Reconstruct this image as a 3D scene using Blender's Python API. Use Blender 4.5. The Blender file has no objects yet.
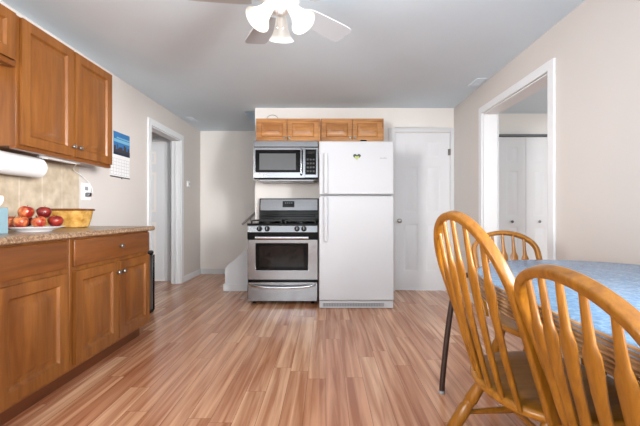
import bpy, bmesh, math, random
from mathutils import Vector, Matrix, Euler
PI = math.pi
random.seed(4)
scene = bpy.context.scene
C = scene.collection

# ------------------------------------------------------------------ camera
cam_data = bpy.data.cameras.new('camera')
cam = bpy.data.objects.new('camera', cam_data)
C.objects.link(cam)
cam.location = (0, 0, 1.0)
cam.rotation_euler = (PI / 2, 0, 0)
cam_data.sensor_width = 36.0
cam_data.lens = 36.0 * 350 / 640
cam_data.shift_x = -6 / 640
cam_data.clip_start = 0.02
scene.camera = cam

# ------------------------------------------------------------------ world, lights, exposure
world = bpy.data.worlds.new('World')
scene.world = world
world.use_nodes = True
world.node_tree.nodes['Background'].inputs[0].default_value = (0.85, 0.92, 1.0, 1)
world.node_tree.nodes['Background'].inputs[1].default_value = 1.0
scene.view_settings.view_transform = 'Standard'
scene.view_settings.look = 'None'
scene.view_settings.exposure = 0.6
scene.view_settings.gamma = 1.0
scene.view_settings.use_curve_mapping = False


def area(name, loc, rot, sx, sy, power, col=(1, 1, 1)):
    d = bpy.data.lights.new(name, 'AREA')
    d.shape = 'RECTANGLE'; d.size = sx; d.size_y = sy; d.energy = power; d.color = col
    o = bpy.data.objects.new(name, d); C.objects.link(o)
    o.location = loc; o.rotation_euler = rot
    return o


# daylight through the two windows in the wall behind the camera, then added fill panels
area('daylight_front_left', (-1.05, -3.42, 1.45), (PI / 2 + 0.12, 0, 0), 1.3, 1.5, 26, (0.90, 0.96, 1.0))
area('daylight_front_right', (0.75, -3.42, 1.45), (PI / 2 + 0.12, 0, 0), 1.3, 1.5, 26, (0.90, 0.96, 1.0))
area('added_left_fill', (-2.10, -0.85, 1.55), (0, -PI / 2, 0), 1.0, 1.1, 4, (0.92, 0.97, 1.0))  # added fill at an unseen side window, evens out the room
area('added_right_fill', (1.66, -0.25, 1.55), (0, PI / 2, 0), 1.0, 1.4, 40, (0.95, 0.98, 1.0))  # added fill at an unseen right window, brightens the left wall
sky = area('added_right_beam', (2.6, -1.6, 1.55), (0, PI / 2, -0.86), 1.4, 3.0, 112, (1.0, 0.98, 0.97))  # added panel outdoors, aimed through the opening at the left wall
sky.data.spread = math.radians(64)
left_beam = area('added_left_beam', (-2.95, -1.95, 1.55), (0, -PI / 2, 0.90), 1.4, 1.5, 64, (1.0, 0.98, 0.97))  # added panel outdoors, aimed at the right end of the back wall
left_beam.data.spread = math.radians(70)
area('next_room_fill', (3.0, 0.58, 1.5), (PI / 2, 0, 0), 1.4, 1.4, 16, (0.94, 0.98, 1.0))  # added fill for closet doors and far jamb, no window built here
area('next_room_side_fill', (4.50, 3.0, 1.45), (0, PI / 2, 0), 1.4, 1.8, 9, (0.94, 0.98, 1.0))  # added fill sent through the cased opening onto the left wall
area('hall_fill', (-2.75, 4.3, 2.3), (0, 0, 0), 0.7, 0.7, 0.8, (0.97, 0.98, 1.0))  # added dim fill for the hall, no fixture there


# ------------------------------------------------------------------ materials
def lin(r, g, b):
    f = lambda c: (c / 255 / 12.92) if c / 255 <= 0.04045 else ((c / 255 + 0.055) / 1.055) ** 2.4
    return (f(r), f(g), f(b), 1)


def mat(name, col, rough=0.5, metal=0.0, spec=0.5, **kw):
    m = bpy.data.materials.new(name); m.use_nodes = True
    b = m.node_tree.nodes['Principled BSDF']
    b.inputs['Base Color'].default_value = col
    b.inputs['Roughness'].default_value = rough
    b.inputs['Metallic'].default_value = metal
    b.inputs['Specular IOR Level'].default_value = spec
    for k, v in kw.items():
        b.inputs[k].default_value = v
    return m


def nodes(m):
    return m.node_tree.nodes, m.node_tree.links, m.node_tree.nodes['Principled BSDF']


def paint(name, col, rough=0.6, amount=0.025, scale=3.0):
    """painted surface with a faint mottling and roller texture"""
    m = mat(name, col, rough, spec=0.3)
    n, l, b = nodes(m)
    tc = n.new('ShaderNodeTexCoord')
    ns = n.new('ShaderNodeTexNoise'); ns.inputs['Scale'].default_value = scale; ns.inputs['Detail'].default_value = 4
    l.new(tc.outputs['Object'], ns.inputs['Vector'])
    mx = n.new('ShaderNodeMix'); mx.data_type = 'RGBA'
    mx.inputs['A'].default_value = tuple(c * (1 - amount) for c in col[:3]) + (1,)
    mx.inputs['B'].default_value = tuple(min(1, c * (1 + amount)) for c in col[:3]) + (1,)
    l.new(ns.outputs['Fac'], mx.inputs['Factor']); l.new(mx.outputs['Result'], b.inputs['Base Color'])
    n2 = n.new('ShaderNodeTexNoise'); n2.inputs['Scale'].default_value = 180
    l.new(tc.outputs['Object'], n2.inputs['Vector'])
    bp = n.new('ShaderNodeBump'); bp.inputs['Strength'].default_value = 0.04; bp.inputs['Distance'].default_value = 0.002
    l.new(n2.outputs['Fac'], bp.inputs['Height']); l.new(bp.outputs['Normal'], b.inputs['Normal'])
    return m


def wood(name, dark, light, axis='Z', rough=0.35, ring=1.0, spec=0.5):
    """grain stretched along one object axis"""
    m = mat(name, light, rough, spec=spec)
    n, l, b = nodes(m)
    tc = n.new('ShaderNodeTexCoord'); mp = n.new('ShaderNodeMapping')
    s = {'X': (1.2, 14, 14), 'Y': (14, 1.2, 14), 'Z': (14, 14, 1.2)}[axis]
    mp.inputs['Scale'].default_value = tuple(v * ring for v in s)
    l.new(tc.outputs['Object'], mp.inputs['Vector'])
    n1 = n.new('ShaderNodeTexNoise'); n1.inputs['Scale'].default_value = 1.0; n1.inputs['Detail'].default_value = 6
    n1.inputs['Distortion'].default_value = 0.8
    l.new(mp.outputs['Vector'], n1.inputs['Vector'])
    n2 = n.new('ShaderNodeTexNoise'); n2.inputs['Scale'].default_value = 6.0; n2.inputs['Detail'].default_value = 3
    l.new(mp.outputs['Vector'], n2.inputs['Vector'])
    ad = n.new('ShaderNodeMath'); ad.operation = 'MULTIPLY_ADD'; ad.inputs[1].default_value = 0.35
    l.new(n2.outputs['Fac'], ad.inputs[0]); l.new(n1.outputs['Fac'], ad.inputs[2])
    r = n.new('ShaderNodeValToRGB')
    r.color_ramp.elements[0].position = 0.45; r.color_ramp.elements[0].color = dark
    r.color_ramp.elements[1].position = 0.85; r.color_ramp.elements[1].color = light
    l.new(ad.outputs[0], r.inputs['Fac']); l.new(r.outputs['Color'], b.inputs['Base Color'])
    return m


def floor_material():
    m = mat('laminate_planks', lin(190, 130, 100), 0.28)
    n, l, b = nodes(m)
    tc = n.new('ShaderNodeTexCoord')
    sep = n.new('ShaderNodeSeparateXYZ'); l.new(tc.outputs['Object'], sep.inputs[0])
    cmb = n.new('ShaderNodeCombineXYZ')
    row = n.new('ShaderNodeMath'); row.operation = 'DIVIDE'; row.inputs[1].default_value = 0.112
    fl = n.new('ShaderNodeMath'); fl.operation = 'FLOOR'
    wn = n.new('ShaderNodeTexWhiteNoise'); wn.noise_dimensions = '1D'
    sh = n.new('ShaderNodeMath'); sh.operation = 'MULTIPLY_ADD'; sh.inputs[1].default_value = 1.15
    l.new(sep.outputs['X'], row.inputs[0]); l.new(row.outputs[0], fl.inputs[0]); l.new(fl.outputs[0], wn.inputs['W'])
    l.new(wn.outputs['Value'], sh.inputs[0]); l.new(sep.outputs['Y'], sh.inputs[2])
    l.new(sh.outputs[0], cmb.inputs['X']); l.new(sep.outputs['X'], cmb.inputs['Y'])
    br = n.new('ShaderNodeTexBrick')
    br.offset = 0.0
    br.inputs['Scale'].default_value = 1.0
    br.inputs['Brick Width'].default_value = 1.15; br.inputs['Row Height'].default_value = 0.112
    br.inputs['Mortar Size'].default_value = 0.0009; br.inputs['Mortar Smooth'].default_value = 0.1
    br.inputs['Color1'].default_value = (0, 0, 0, 1); br.inputs['Color2'].default_value = (1, 1, 1, 1)
    br.inputs['Mortar'].default_value = (0.5, 0.5, 0.5, 1)
    l.new(cmb.outputs[0], br.inputs['Vector'])
    ramp = n.new('ShaderNodeValToRGB')
    e = ramp.color_ramp.elements
    e[0].position = 0.0; e[0].color = lin(212, 153, 116)
    e[1].position = 1.0; e[1].color = lin(243, 198, 161)
    x = e.new(0.5); x.color = lin(229, 176, 138)
    l.new(br.outputs['Color'], ramp.inputs['Fac'])
    # grain, shifted per plank
    mp = n.new('ShaderNodeMapping'); mp.inputs['Scale'].default_value = (20, 0.9, 1)
    l.new(tc.outputs['Object'], mp.inputs['Vector'])
    off = n.new('ShaderNodeVectorMath'); off.operation = 'ADD'
    mul = n.new('ShaderNodeVectorMath'); mul.operation = 'SCALE'; mul.inputs['Scale'].default_value = 37.0
    l.new(br.outputs['Color'], mul.inputs[0]); l.new(mp.outputs['Vector'], off.inputs[0]); l.new(mul.outputs[0], off.inputs[1])
    g = n.new('ShaderNodeTexNoise'); g.inputs['Scale'].default_value = 1.3; g.inputs['Detail'].default_value = 7; g.inputs['Distortion'].default_value = 0.5
    l.new(off.outputs[0], g.inputs['Vector'])
    gr = n.new('ShaderNodeValToRGB')
    gr.color_ramp.elements[0].position = 0.36; gr.color_ramp.elements[0].color = lin(184, 146, 122)
    gr.color_ramp.elements[1].position = 0.66; gr.color_ramp.elements[1].color = (1, 1, 1, 1)
    l.new(g.outputs['Fac'], gr.inputs['Fac'])
    mx = n.new('ShaderNodeMix'); mx.data_type = 'RGBA'; mx.blend_type = 'MULTIPLY'; mx.inputs['Factor'].default_value = 0.85
    l.new(ramp.outputs['Color'], mx.inputs['A']); l.new(gr.outputs['Color'], mx.inputs['B'])
    seam = n.new('ShaderNodeMix'); seam.data_type = 'RGBA'
    seam.inputs['B'].default_value = lin(112, 66, 44)
    l.new(br.outputs['Fac'], seam.inputs['Factor']); l.new(mx.outputs['Result'], seam.inputs['A'])
    l.new(seam.outputs['Result'], b.inputs['Base Color'])
    bp = n.new('ShaderNodeBump'); bp.inputs['Strength'].default_value = 0.08; bp.inputs['Distance'].default_value = 0.002
    l.new(g.outputs['Fac'], bp.inputs['Height']); l.new(bp.outputs['Normal'], b.inputs['Normal'])
    return m


def speckle(name, cols, scale=90, rough=0.3, pos=(0.3, 0.5, 0.68), detail=3):
    m = mat(name, cols[0], rough)
    n, l, b = nodes(m)
    tc = n.new('ShaderNodeTexCoord')
    v = n.new('ShaderNodeTexNoise'); v.inputs['Scale'].default_value = scale; v.inputs['Detail'].default_value = detail
    v.inputs['Roughness'].default_value = 0.75
    l.new(tc.outputs['Object'], v.inputs['Vector'])
    r = n.new('ShaderNodeValToRGB')
    e = r.color_ramp.elements
    e[0].position = pos[0]; e[0].color = cols[0]
    e[1].position = pos[-1]; e[1].color = cols[-1]
    for p, c in zip(pos[1:-1], cols[1:-1]):
        e.new(p).color = c
    l.new(v.outputs['Fac'], r.inputs['Fac']); l.new(r.outputs['Color'], b.inputs['Base Color'])
    return m


def tile_material():
    m = mat('wall_tile', lin(214, 200, 178), 0.3)
    n, l, b = nodes(m)
    tc = n.new('ShaderNodeTexCoord'); sep = n.new('ShaderNodeSeparateXYZ'); l.new(tc.outputs['Object'], sep.inputs[0])
    cmb = n.new('ShaderNodeCombineXYZ'); l.new(sep.outputs['Y'], cmb.inputs['X']); l.new(sep.outputs['Z'], cmb.inputs['Y'])
    br = n.new('ShaderNodeTexBrick'); br.offset = 0.0
    br.inputs['Scale'].default_value = 1.0
    br.inputs['Brick Width'].default_value = 0.19; br.inputs['Row Height'].default_value = 0.56
    br.inputs['Mortar Size'].default_value = 0.003
    br.inputs['Color1'].default_value = lin(214, 200, 178); br.inputs['Color2'].default_value = lin(206, 191, 169)
    br.inputs['Mortar'].default_value = lin(232, 224, 210)
    l.new(cmb.outputs[0], br.inputs['Vector'])
    ns = n.new('ShaderNodeTexNoise'); ns.inputs['Scale'].default_value = 14; ns.inputs['Detail'].default_value = 6
    l.new(tc.outputs['Object'], ns.inputs['Vector'])
    r = n.new('ShaderNodeValToRGB'); r.color_ramp.elements[0].position = 0.3; r.color_ramp.elements[0].color = lin(214, 208, 200)
    r.color_ramp.elements[1].position = 0.7; r.color_ramp.elements[1].color = (1, 1, 1, 1)
    l.new(ns.outputs['Fac'], r.inputs['Fac'])
    mx = n.new('ShaderNodeMix'); mx.data_type = 'RGBA'; mx.blend_type = 'MULTIPLY'; mx.inputs['Factor'].default_value = 0.9
    l.new(br.outputs['Color'], mx.inputs['A']); l.new(r.outputs['Color'], mx.inputs['B'])
    l.new(mx.outputs['Result'], b.inputs['Base Color'])
    return m


def steel_material(name, col, rough, axis='X'):
    m = mat(name, col, rough, metal=1.0)
    n, l, b = nodes(m)
    tc = n.new('ShaderNodeTexCoord'); mp = n.new('ShaderNodeMapping')
    mp.inputs['Scale'].default_value = (2, 2, 260) if axis == 'X' else (260, 2, 2)
    l.new(tc.outputs['Object'], mp.inputs['Vector'])
    ns = n.new('ShaderNodeTexNoise'); ns.inputs['Scale'].default_value = 2.0; ns.inputs['Detail'].default_value = 2
    l.new(mp.outputs['Vector'], ns.inputs['Vector'])
    bp = n.new('ShaderNodeBump'); bp.inputs['Strength'].default_value = 0.05; bp.inputs['Distance'].default_value = 0.001
    l.new(ns.outputs['Fac'], bp.inputs['Height']); l.new(bp.outputs['Normal'], b.inputs['Normal'])
    return m


def apple_material(name, a, b_, seed):
    m = mat(name, a, 0.28)
    n, l, b = nodes(m)
    tc = n.new('ShaderNodeTexCoord'); mp = n.new('ShaderNodeMapping')
    mp.inputs['Location'].default_value = (seed, seed * 2.1, 0)
    l.new(tc.outputs['Object'], mp.inputs['Vector'])
    ns = n.new('ShaderNodeTexNoise'); ns.inputs['Scale'].default_value = 22; ns.inputs['Detail'].default_value = 4
    l.new(mp.outputs['Vector'], ns.inputs['Vector'])
    r = n.new('ShaderNodeValToRGB'); r.color_ramp.elements[0].position = 0.42; r.color_ramp.elements[0].color = a
    r.color_ramp.elements[1].position = 0.68; r.color_ramp.elements[1].color = b_
    l.new(ns.outputs['Fac'], r.inputs['Fac']); l.new(r.outputs['Color'], b.inputs['Base Color'])
    return m


M = {}
M['floor'] = floor_material()
M['floor'].node_tree.nodes['Principled BSDF'].inputs['Roughness'].default_value = 0.2
M['ceiling'] = paint('ceiling_paint', lin(224, 239, 249), 0.8)
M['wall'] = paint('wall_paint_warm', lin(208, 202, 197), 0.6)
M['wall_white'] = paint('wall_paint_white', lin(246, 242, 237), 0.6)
M['trim'] = paint('trim_gloss', lin(226, 228, 230), 0.35, 0.01)
M['door'] = paint('door_paint', lin(232, 234, 237), 0.4, 0.01)
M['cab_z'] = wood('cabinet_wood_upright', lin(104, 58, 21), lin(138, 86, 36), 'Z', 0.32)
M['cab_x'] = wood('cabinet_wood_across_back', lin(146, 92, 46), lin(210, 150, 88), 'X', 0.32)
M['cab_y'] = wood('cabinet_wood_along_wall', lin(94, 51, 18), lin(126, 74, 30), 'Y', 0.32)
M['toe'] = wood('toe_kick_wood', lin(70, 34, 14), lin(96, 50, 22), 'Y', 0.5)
M['maple'] = paint('cabinet_underside', lin(214, 186, 150), 0.6)
M['oak'] = wood('oak_chair_wood', lin(118, 72, 15), lin(154, 100, 27), 'Z', 0.3, 3.2)
M['oak_seat'] = wood('oak_seat_wood', lin(132, 84, 22), lin(168, 112, 36), 'Y', 0.3, 2.4)
M['nickel'] = mat('brushed_nickel', lin(150, 147, 142), 0.3, 1.0)
M['counter'] = speckle('speckled_laminate', [lin(76, 54, 40), lin(122, 92, 68), lin(162, 134, 106), lin(192, 170, 144)], 70, 0.28, (0.30, 0.44, 0.56, 0.7))
M['tile'] = tile_material()
M['steel'] = steel_material('brushed_steel', lin(146, 148, 151), 0.22)
M['steel_bright'] = mat('polished_steel', lin(214, 216, 218), 0.18, 1.0)
M['steel_dark'] = steel_material('dark_steel', lin(120, 120, 122), 0.3)
M['black'] = mat('black_enamel', lin(7, 7, 8), 0.16, spec=0.15)
M['black_matte'] = mat('black_cast_iron', lin(14, 14, 15), 0.55)
M['glass_dark'] = mat('dark_oven_glass', lin(14, 15, 16), 0.06, spec=0.3)
M['glass_grey'] = mat('grey_screened_glass', lin(98, 100, 102), 0.12)
M['button'] = mat('button_grey', lin(90, 92, 95), 0.5)
M['display'] = mat('display_glass', lin(10, 14, 16), 0.1)
M['digit'] = mat('display_digit', lin(90, 110, 112), 0.5)
M['fridge'] = paint('white_appliance_enamel', lin(198, 200, 204), 0.32, 0.006)
M['white_plastic'] = mat('white_plastic', lin(240, 240, 240), 0.4)
M['grey_plastic'] = mat('grey_plastic', lin(150, 152, 155), 0.5)
M['gasket'] = mat('grey_gasket', lin(150, 150, 152), 0.7)
M['blue_top'] = speckle('blue_laminate', [lin(94, 132, 168), lin(120, 158, 194), lin(156, 188, 214)], 60, 0.22, (0.3, 0.5, 0.7), 4)
M['rib'] = wood('ribbed_edge_band', lin(140, 104, 70), lin(196, 160, 120), 'Y', 0.4, 3)
M['rib_dark'] = mat('ribbed_edge_groove', lin(62, 42, 28), 0.6)
M['bronze'] = mat('dark_brown_enamel_tube', lin(52, 36, 30), 0.3)
M['fan_white'] = paint('fan_white_enamel', lin(236, 236, 236), 0.4, 0.005)
M['fan_blade'] = paint('fan_blade_white', lin(192, 196, 201), 0.45, 0.01)
M['chain'] = mat('pull_chain_metal', lin(170, 168, 165), 0.3, 1.0)
M['paper'] = paint('paper_white', lin(228, 228, 228), 0.9, 0.01)
M['tissue_box'] = paint('tissue_box_blue', lin(134, 162, 172), 0.6, 0.08, 30)
M['plate'] = mat('white_ceramic', lin(236, 238, 242), 0.15)
M['rail'] = mat('grey_handrail', lin(176, 172, 168), 0.35)
M['stem'] = mat('apple_stem', lin(70, 48, 30), 0.7)
M['dish_rim'] = mat('brown_glaze', lin(112, 62, 26), 0.12)
M['bin_body'] = steel_material('bin_grey_metal', lin(150, 150, 150), 0.45, 'Z')
M['tread'] = wood('stair_tread', lin(150, 90, 60), lin(190, 130, 95), 'Y', 0.4)


def amber():
    m = mat('amber_stoneware', lin(190, 136, 52), 0.12)
    n, l, b = nodes(m)
    tc = n.new('ShaderNodeTexCoord'); ns = n.new('ShaderNodeTexNoise'); ns.inputs['Scale'].default_value = 24; ns.inputs['Detail'].default_value = 5
    l.new(tc.outputs['Object'], ns.inputs['Vector'])
    r = n.new('ShaderNodeValToRGB'); r.color_ramp.elements[0].position = 0.35; r.color_ramp.elements[0].color = lin(168, 116, 44)
    r.color_ramp.elements[1].position = 0.65; r.color_ramp.elements[1].color = lin(208, 166, 94)
    l.new(ns.outputs['Fac'], r.inputs['Fac']); l.new(r.outputs['Color'], b.inputs['Base Color'])
    return m


M['amber'] = amber()


def lit_glass():
    m = bpy.data.materials.new('frosted_lamp_glass'); m.use_nodes = True
    n, l = m.node_tree.nodes, m.node_tree.links
    b = n['Principled BSDF']
    b.inputs['Base Color'].default_value = lin(208, 206, 202); b.inputs['Roughness'].default_value = 0.35
    b.inputs['Emission Color'].default_value = lin(255, 250, 240); b.inputs['Emission Strength'].default_value = 0.16
    t = n.new('ShaderNodeBsdfTranslucent'); t.inputs['Color'].default_value = lin(222, 218, 210)
    mx = n.new('ShaderNodeMixShader'); mx.inputs['Fac'].default_value = 0.12
    l.new(b.outputs[0], mx.inputs[1]); l.new(t.outputs[0], mx.inputs[2])
    l.new(mx.outputs[0], n['Material Output'].inputs['Surface'])
    return m


M['shade'] = lit_glass()
M['bulb'] = mat('bulb_glass', lin(255, 246, 228), 0.3)
nb = M['bulb'].node_tree.nodes['Principled BSDF']
nb.inputs['Emission Color'].default_value = lin(255, 240, 214); nb.inputs['Emission Strength'].default_value = 0.6


# ------------------------------------------------------------------ mesh builder
class MB:
    def __init__(s):
        s.v = []; s.f = []; s.mi = []; s.cur = 0

    def add(s, vs, fs):
        o = len(s.v); s.v += [Vector(p) for p in vs]
        s.f += [tuple(i + o for i in f) for f in fs]; s.mi += [s.cur] * len(fs)
        return s

    def slot(s, i):
        s.cur = i; return s

    def box(s, x0, x1, y0, y1, z0, z1):
        vs = [(x, y, z) for z in (z0, z1) for y in (y0, y1) for x in (x0, x1)]
        return s.add(vs, [(0, 2, 3, 1), (4, 5, 7, 6), (0, 1, 5, 4), (2, 6, 7, 3), (0, 4, 6, 2), (1, 3, 7, 5)])

    def prism(s, pts, axis, a, b):
        """polygon extruded along an axis; pts in the other two axes in order"""
        def P(p, t):
            return {'x': (t, p[0], p[1]), 'y': (p[0], t, p[1]), 'z': (p[0], p[1], t)}[axis]
        n = len(pts)
        vs = [P(p, a) for p in pts] + [P(p, b) for p in pts]
        fs = [tuple(range(n))[::-1], tuple(range(n, 2 * n))] + [(i, (i + 1) % n, n + (i + 1) % n, n + i) for i in range(n)]
        return s.add(vs, fs)

    def tube(s, path, r, seg=10, cap=True, sx=1.0):
        """round tube; r may be a list"""
        path = [Vector(p) for p in path]; n = len(path)
        rs = r if isinstance(r, (list, tuple)) else [r] * n
        t0 = (path[1] - path[0]).normalized()
        up = Vector((0, 0, 1)) if abs(t0.z) < 0.9 else Vector((1, 0, 0))
        u = t0.cross(up).normalized()
        vs = []
        for i, p in enumerate(path):
            t = (path[min(i + 1, n - 1)] - path[max(i - 1, 0)]).normalized()
            u = (u - t * u.dot(t)).normalized(); w = t.cross(u)
            for k in range(seg):
                a = 2 * PI * k / seg
                vs.append(p + (u * math.cos(a) * sx + w * math.sin(a)) * rs[i])
        fs = [(i * seg + k, i * seg + (k + 1) % seg, (i + 1) * seg + (k + 1) % seg, (i + 1) * seg + k) for i in range(n - 1) for k in range(seg)]
        if cap:
            fs += [tuple(range(seg))[::-1], tuple(range((n - 1) * seg, n * seg))]
        return s.add(vs, fs)

    def lathe(s, prof, origin=(0, 0, 0), axis=(0, 0, 1), seg=24, cap=True):
        """profile [(r, h)] turned about axis through origin"""
        ax = Vector(axis).normalized(); q = Vector((0, 0, 1)).rotation_difference(ax); o = Vector(origin)
        vs = []
        for r, h in prof:
            for k in range(seg):
                a = 2 * PI * k / seg
                vs.append(o + q @ Vector((r * math.cos(a), r * math.sin(a), h)))
        n = len(prof)
        fs = [(i * seg + k, i * seg + (k + 1) % seg, (i + 1) * seg + (k + 1) % seg, (i + 1) * seg + k) for i in range(n - 1) for k in range(seg)]
        if cap:
            fs += [tuple(range(seg))[::-1], tuple(range((n - 1) * seg, n * seg))]
        return s.add(vs, fs)

    def loft(s, loops, closed_ends=True):
        n = len(loops[0]); vs = [p for lp in loops for p in lp]
        fs = [(i * n + k, i * n + (k + 1) % n, (i + 1) * n + (k + 1) % n, (i + 1) * n + k) for i in range(len(loops) - 1) for k in range(n)]
        if closed_ends:
            fs += [tuple(range(n))[::-1], tuple(range((len(loops) - 1) * n, len(loops) * n))]
        return s.add(vs, fs)

    def panelled(s, O, u, v, nrm, W, H, us, vs_, thick, rings):
        """door slab: grid of us x vs_; odd/odd cells become moulded panels. rings: [(inset, depth)]"""
        O, u, v, nrm = map(Vector, (O, u, v, nrm))
        P = lambda a, b, d=0.0: O + u * a + v * b + nrm * d
        for i in range(len(us) - 1):
            for j in range(len(vs_) - 1):
                a0, a1, b0, b1 = us[i], us[i + 1], vs_[j], vs_[j + 1]
                if i % 2 and j % 2:
                    L = [[P(a0 + q, b0 + q, d), P(a1 - q, b0 + q, d), P(a1 - q, b1 - q, d), P(a0 + q, b1 - q, d)] for q, d in [(0, 0)] + rings]
                    k = len(L)
                    s.add([p for lp in L for p in lp], [(m * 4 + e, m * 4 + (e + 1) % 4, m * 4 + 4 + (e + 1) % 4, m * 4 + 4 + e) for m in range(k - 1) for e in range(4)] + [tuple(range(4 * k - 4, 4 * k))])
                else:
                    s.add([P(a0, b0), P(a1, b0), P(a1, b1), P(a0, b1)], [(0, 1, 2, 3)])
        f = [P(0, 0), P(W, 0), P(W, H), P(0, H)]; bk = [p - nrm * thick for p in f]
        s.add(f + bk, [(0, 4, 5, 1), (1, 5, 6, 2), (2, 6, 7, 3), (3, 7, 4, 0), (7, 6, 5, 4)])
        return s

    def build(s, name, m, parent=None, bevel=0.0, smooth=40, origin=None, local=False, kind=None, label=None):
        me = bpy.data.meshes.new(name)
        if parent is not None and not local:
            org = parent_origin(parent)
        elif parent is None and not local:
            if origin is None:
                xs = [p.x for p in s.v]; ys = [p.y for p in s.v]; zs = [p.z for p in s.v]
                origin = ((min(xs) + max(xs)) / 2, (min(ys) + max(ys)) / 2, min(zs))
            org = Vector(origin)
        else:
            org = Vector((0, 0, 0))
        me.from_pydata([tuple(p - org) for p in s.v], [], s.f)
        ms = m if isinstance(m, (list, tuple)) else [m]
        for x in ms:
            me.materials.append(x)
        for p, i in zip(me.polygons, s.mi):
            p.material_index = min(i, len(ms) - 1)
        bm = bmesh.new(); bm.from_mesh(me)
        bmesh.ops.remove_doubles(bm, verts=bm.verts, dist=1e-5)
        bmesh.ops.recalc_face_normals(bm, faces=bm.faces)
        bm.to_mesh(me); bm.free()
        if smooth:
            for p in me.polygons: p.use_smooth = True
            me.set_sharp_from_angle(angle=math.radians(smooth))
        o = bpy.data.objects.new(name, me); C.objects.link(o)
        if parent is not None:
            o.parent = parent
        else:
            o.location = org
        if bevel:
            md = o.modifiers.new('bevel', 'BEVEL'); md.width = bevel; md.segments = 2; md.limit_method = 'ANGLE'; md.angle_limit = math.radians(40)
        if kind: o['kind'] = kind
        if label: o['label'] = label
        return o


def parent_origin(o):
    v = Vector((0, 0, 0))
    while o is not None:
        v += Vector(o.location); o = o.parent
    return v


def thing(name, label, cat, loc, rz=0.0, group=None):
    o = bpy.data.objects.new(name, None); C.objects.link(o)
    o.empty_display_size = 0.05
    o.location = loc; o.rotation_euler = (0, 0, rz)
    o['label'] = label; o['category'] = cat
    if group: o['group'] = group
    return o


def tag(o, label, cat, group=None):
    o['label'] = label; o['category'] = cat
    if group: o['group'] = group
    return o


def struct(mb, name, m, bevel=0.0, parent=None, label=None, **k):
    o = mb.build(name, m, parent, bevel, kind='structure', **k)
    if label: o['label'] = label
    return o


def copy_tree(o, parent=None):
    c = o.copy(); C.objects.link(c)
    if parent is not None: c.parent = parent
    for ch in list(o.children): copy_tree(ch, c)
    return c


# ------------------------------------------------------------------ room shell
LX, RX, BY, FY, CZ, NY = -2.06, 1.64, 4.49, 5.74, 2.346, -3.40
struct(MB().box(-3.6, 4.7, NY - 0.15, 5.9, -0.12, 0), 'floor', M['floor'], origin=(0, 0, 0))
# ceiling with the stairwell opening left out
HX0, HX1, HY0, HY1 = -1.09, 1.30, 4.64, FY
cb = MB().box(-3.6, 4.7, NY - 0.15, HY0, CZ, CZ + 0.25).box(-3.6, HX0, HY0, 5.9, CZ, CZ + 0.25).box(HX1, 4.7, HY0, 5.9, CZ, CZ + 0.25)
struct(cb, 'ceiling', M['ceiling'], origin=(0, 0, CZ))
struct(MB().box(-1.4, 1.6, 4.4, 5.95, 4.70, 4.80), 'ceiling_stairwell', M['ceiling'])
struct(MB().box(-1.4, -1.09, 4.4, 5.95, CZ + 0.25, 4.70).box(1.30, 1.6, 4.4, 5.95, CZ + 0.25, 4.70).box(-1.09, 1.30, 4.5, 4.64, CZ + 0.25, 4.70).box(-1.09, 1.30, FY, 5.9, CZ + 0.25, 4.70), 'wall_stairwell', M['wall_white'])

# left wall with doorway to the hall
DY0, DY1, DH = 4.105, 4.955, 2.03
SWY0, SWY1, SWZ0, SWZ1 = -1.45, -0.25, 1.0, 2.0      # unseen side window, added to let light in
lw = MB().box(LX - 0.12, LX, NY, SWY0, 0, CZ).box(LX - 0.12, LX, SWY0, SWY1, 0, SWZ0).box(LX - 0.12, LX, SWY0, SWY1, SWZ1, CZ)
lw.box(LX - 0.12, LX, SWY1, DY0, 0, CZ).box(LX - 0.12, LX, DY0, DY1, DH, CZ).box(LX - 0.12, LX, DY1, FY + 0.12, 0, CZ)
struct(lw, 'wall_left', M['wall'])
struct(MB().box(LX, 1.45, FY, FY + 0.12, 0, CZ), 'wall_far', M['wall_white'])
# back wall behind the stove and refrigerator, with the closet door opening
bd0, bd1, bdh = 0.885, 1.585, 2.03
bw = MB().box(-0.91, bd0, BY, BY + 0.12, 0, CZ).box(bd0, bd1, BY, BY + 0.12, bdh, CZ).box(bd1, RX + 0.147, BY, BY + 0.12, 0, CZ)
struct(bw, 'wall_back', M['wall_white'])
# right wall with the cased opening
OY0, OY1, OH = 2.565, 3.656, 2.04
rw = MB().box(RX, RX + 0.147, NY, -0.95, 0, CZ).box(RX, RX + 0.147, 0.45, OY0, 0, CZ).box(RX, RX + 0.147, -0.95, 0.45, 0, 1.05).box(RX, RX + 0.147, -0.95, 0.45, 2.05, CZ).box(RX, RX + 0.147, OY0, OY1, OH, CZ).box(RX, RX + 0.147, OY1, BY, 0, CZ)
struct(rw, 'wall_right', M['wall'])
# wall behind the camera with two windows
fw = MB()
W1, W2, WZ0, WZ1 = (-1.70, -0.40), (0.10, 1.40), 0.70, 2.20
fw.box(LX - 0.12, RX + 0.147, NY - 0.12, NY, 0, WZ0).box(LX - 0.12, RX + 0.147, NY - 0.12, NY, WZ1, CZ)
fw.box(LX - 0.12, W1[0], NY - 0.12, NY, WZ0, WZ1).box(W1[1], W2[0], NY - 0.12, NY, WZ0, WZ1).box(W2[1], RX + 0.147, NY - 0.12, NY, WZ0, WZ1)
struct(fw, 'wall_front', M['wall_white'])
for i, (a, b) in enumerate((W1, W2)):
    w = MB()
    w.box(a - 0.07, a, NY, NY + 0.02, WZ0 - 0.07, WZ1 + 0.07).box(b, b + 0.07, NY, NY + 0.02, WZ0 - 0.07, WZ1 + 0.07)
    w.box(a, b, NY, NY + 0.02, WZ1, WZ1 + 0.07).box(a - 0.1, b + 0.1, NY, NY + 0.05, WZ0 - 0.07, WZ0)
    struct(w, 'window_%d' % (i + 1), M['trim'])
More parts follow.
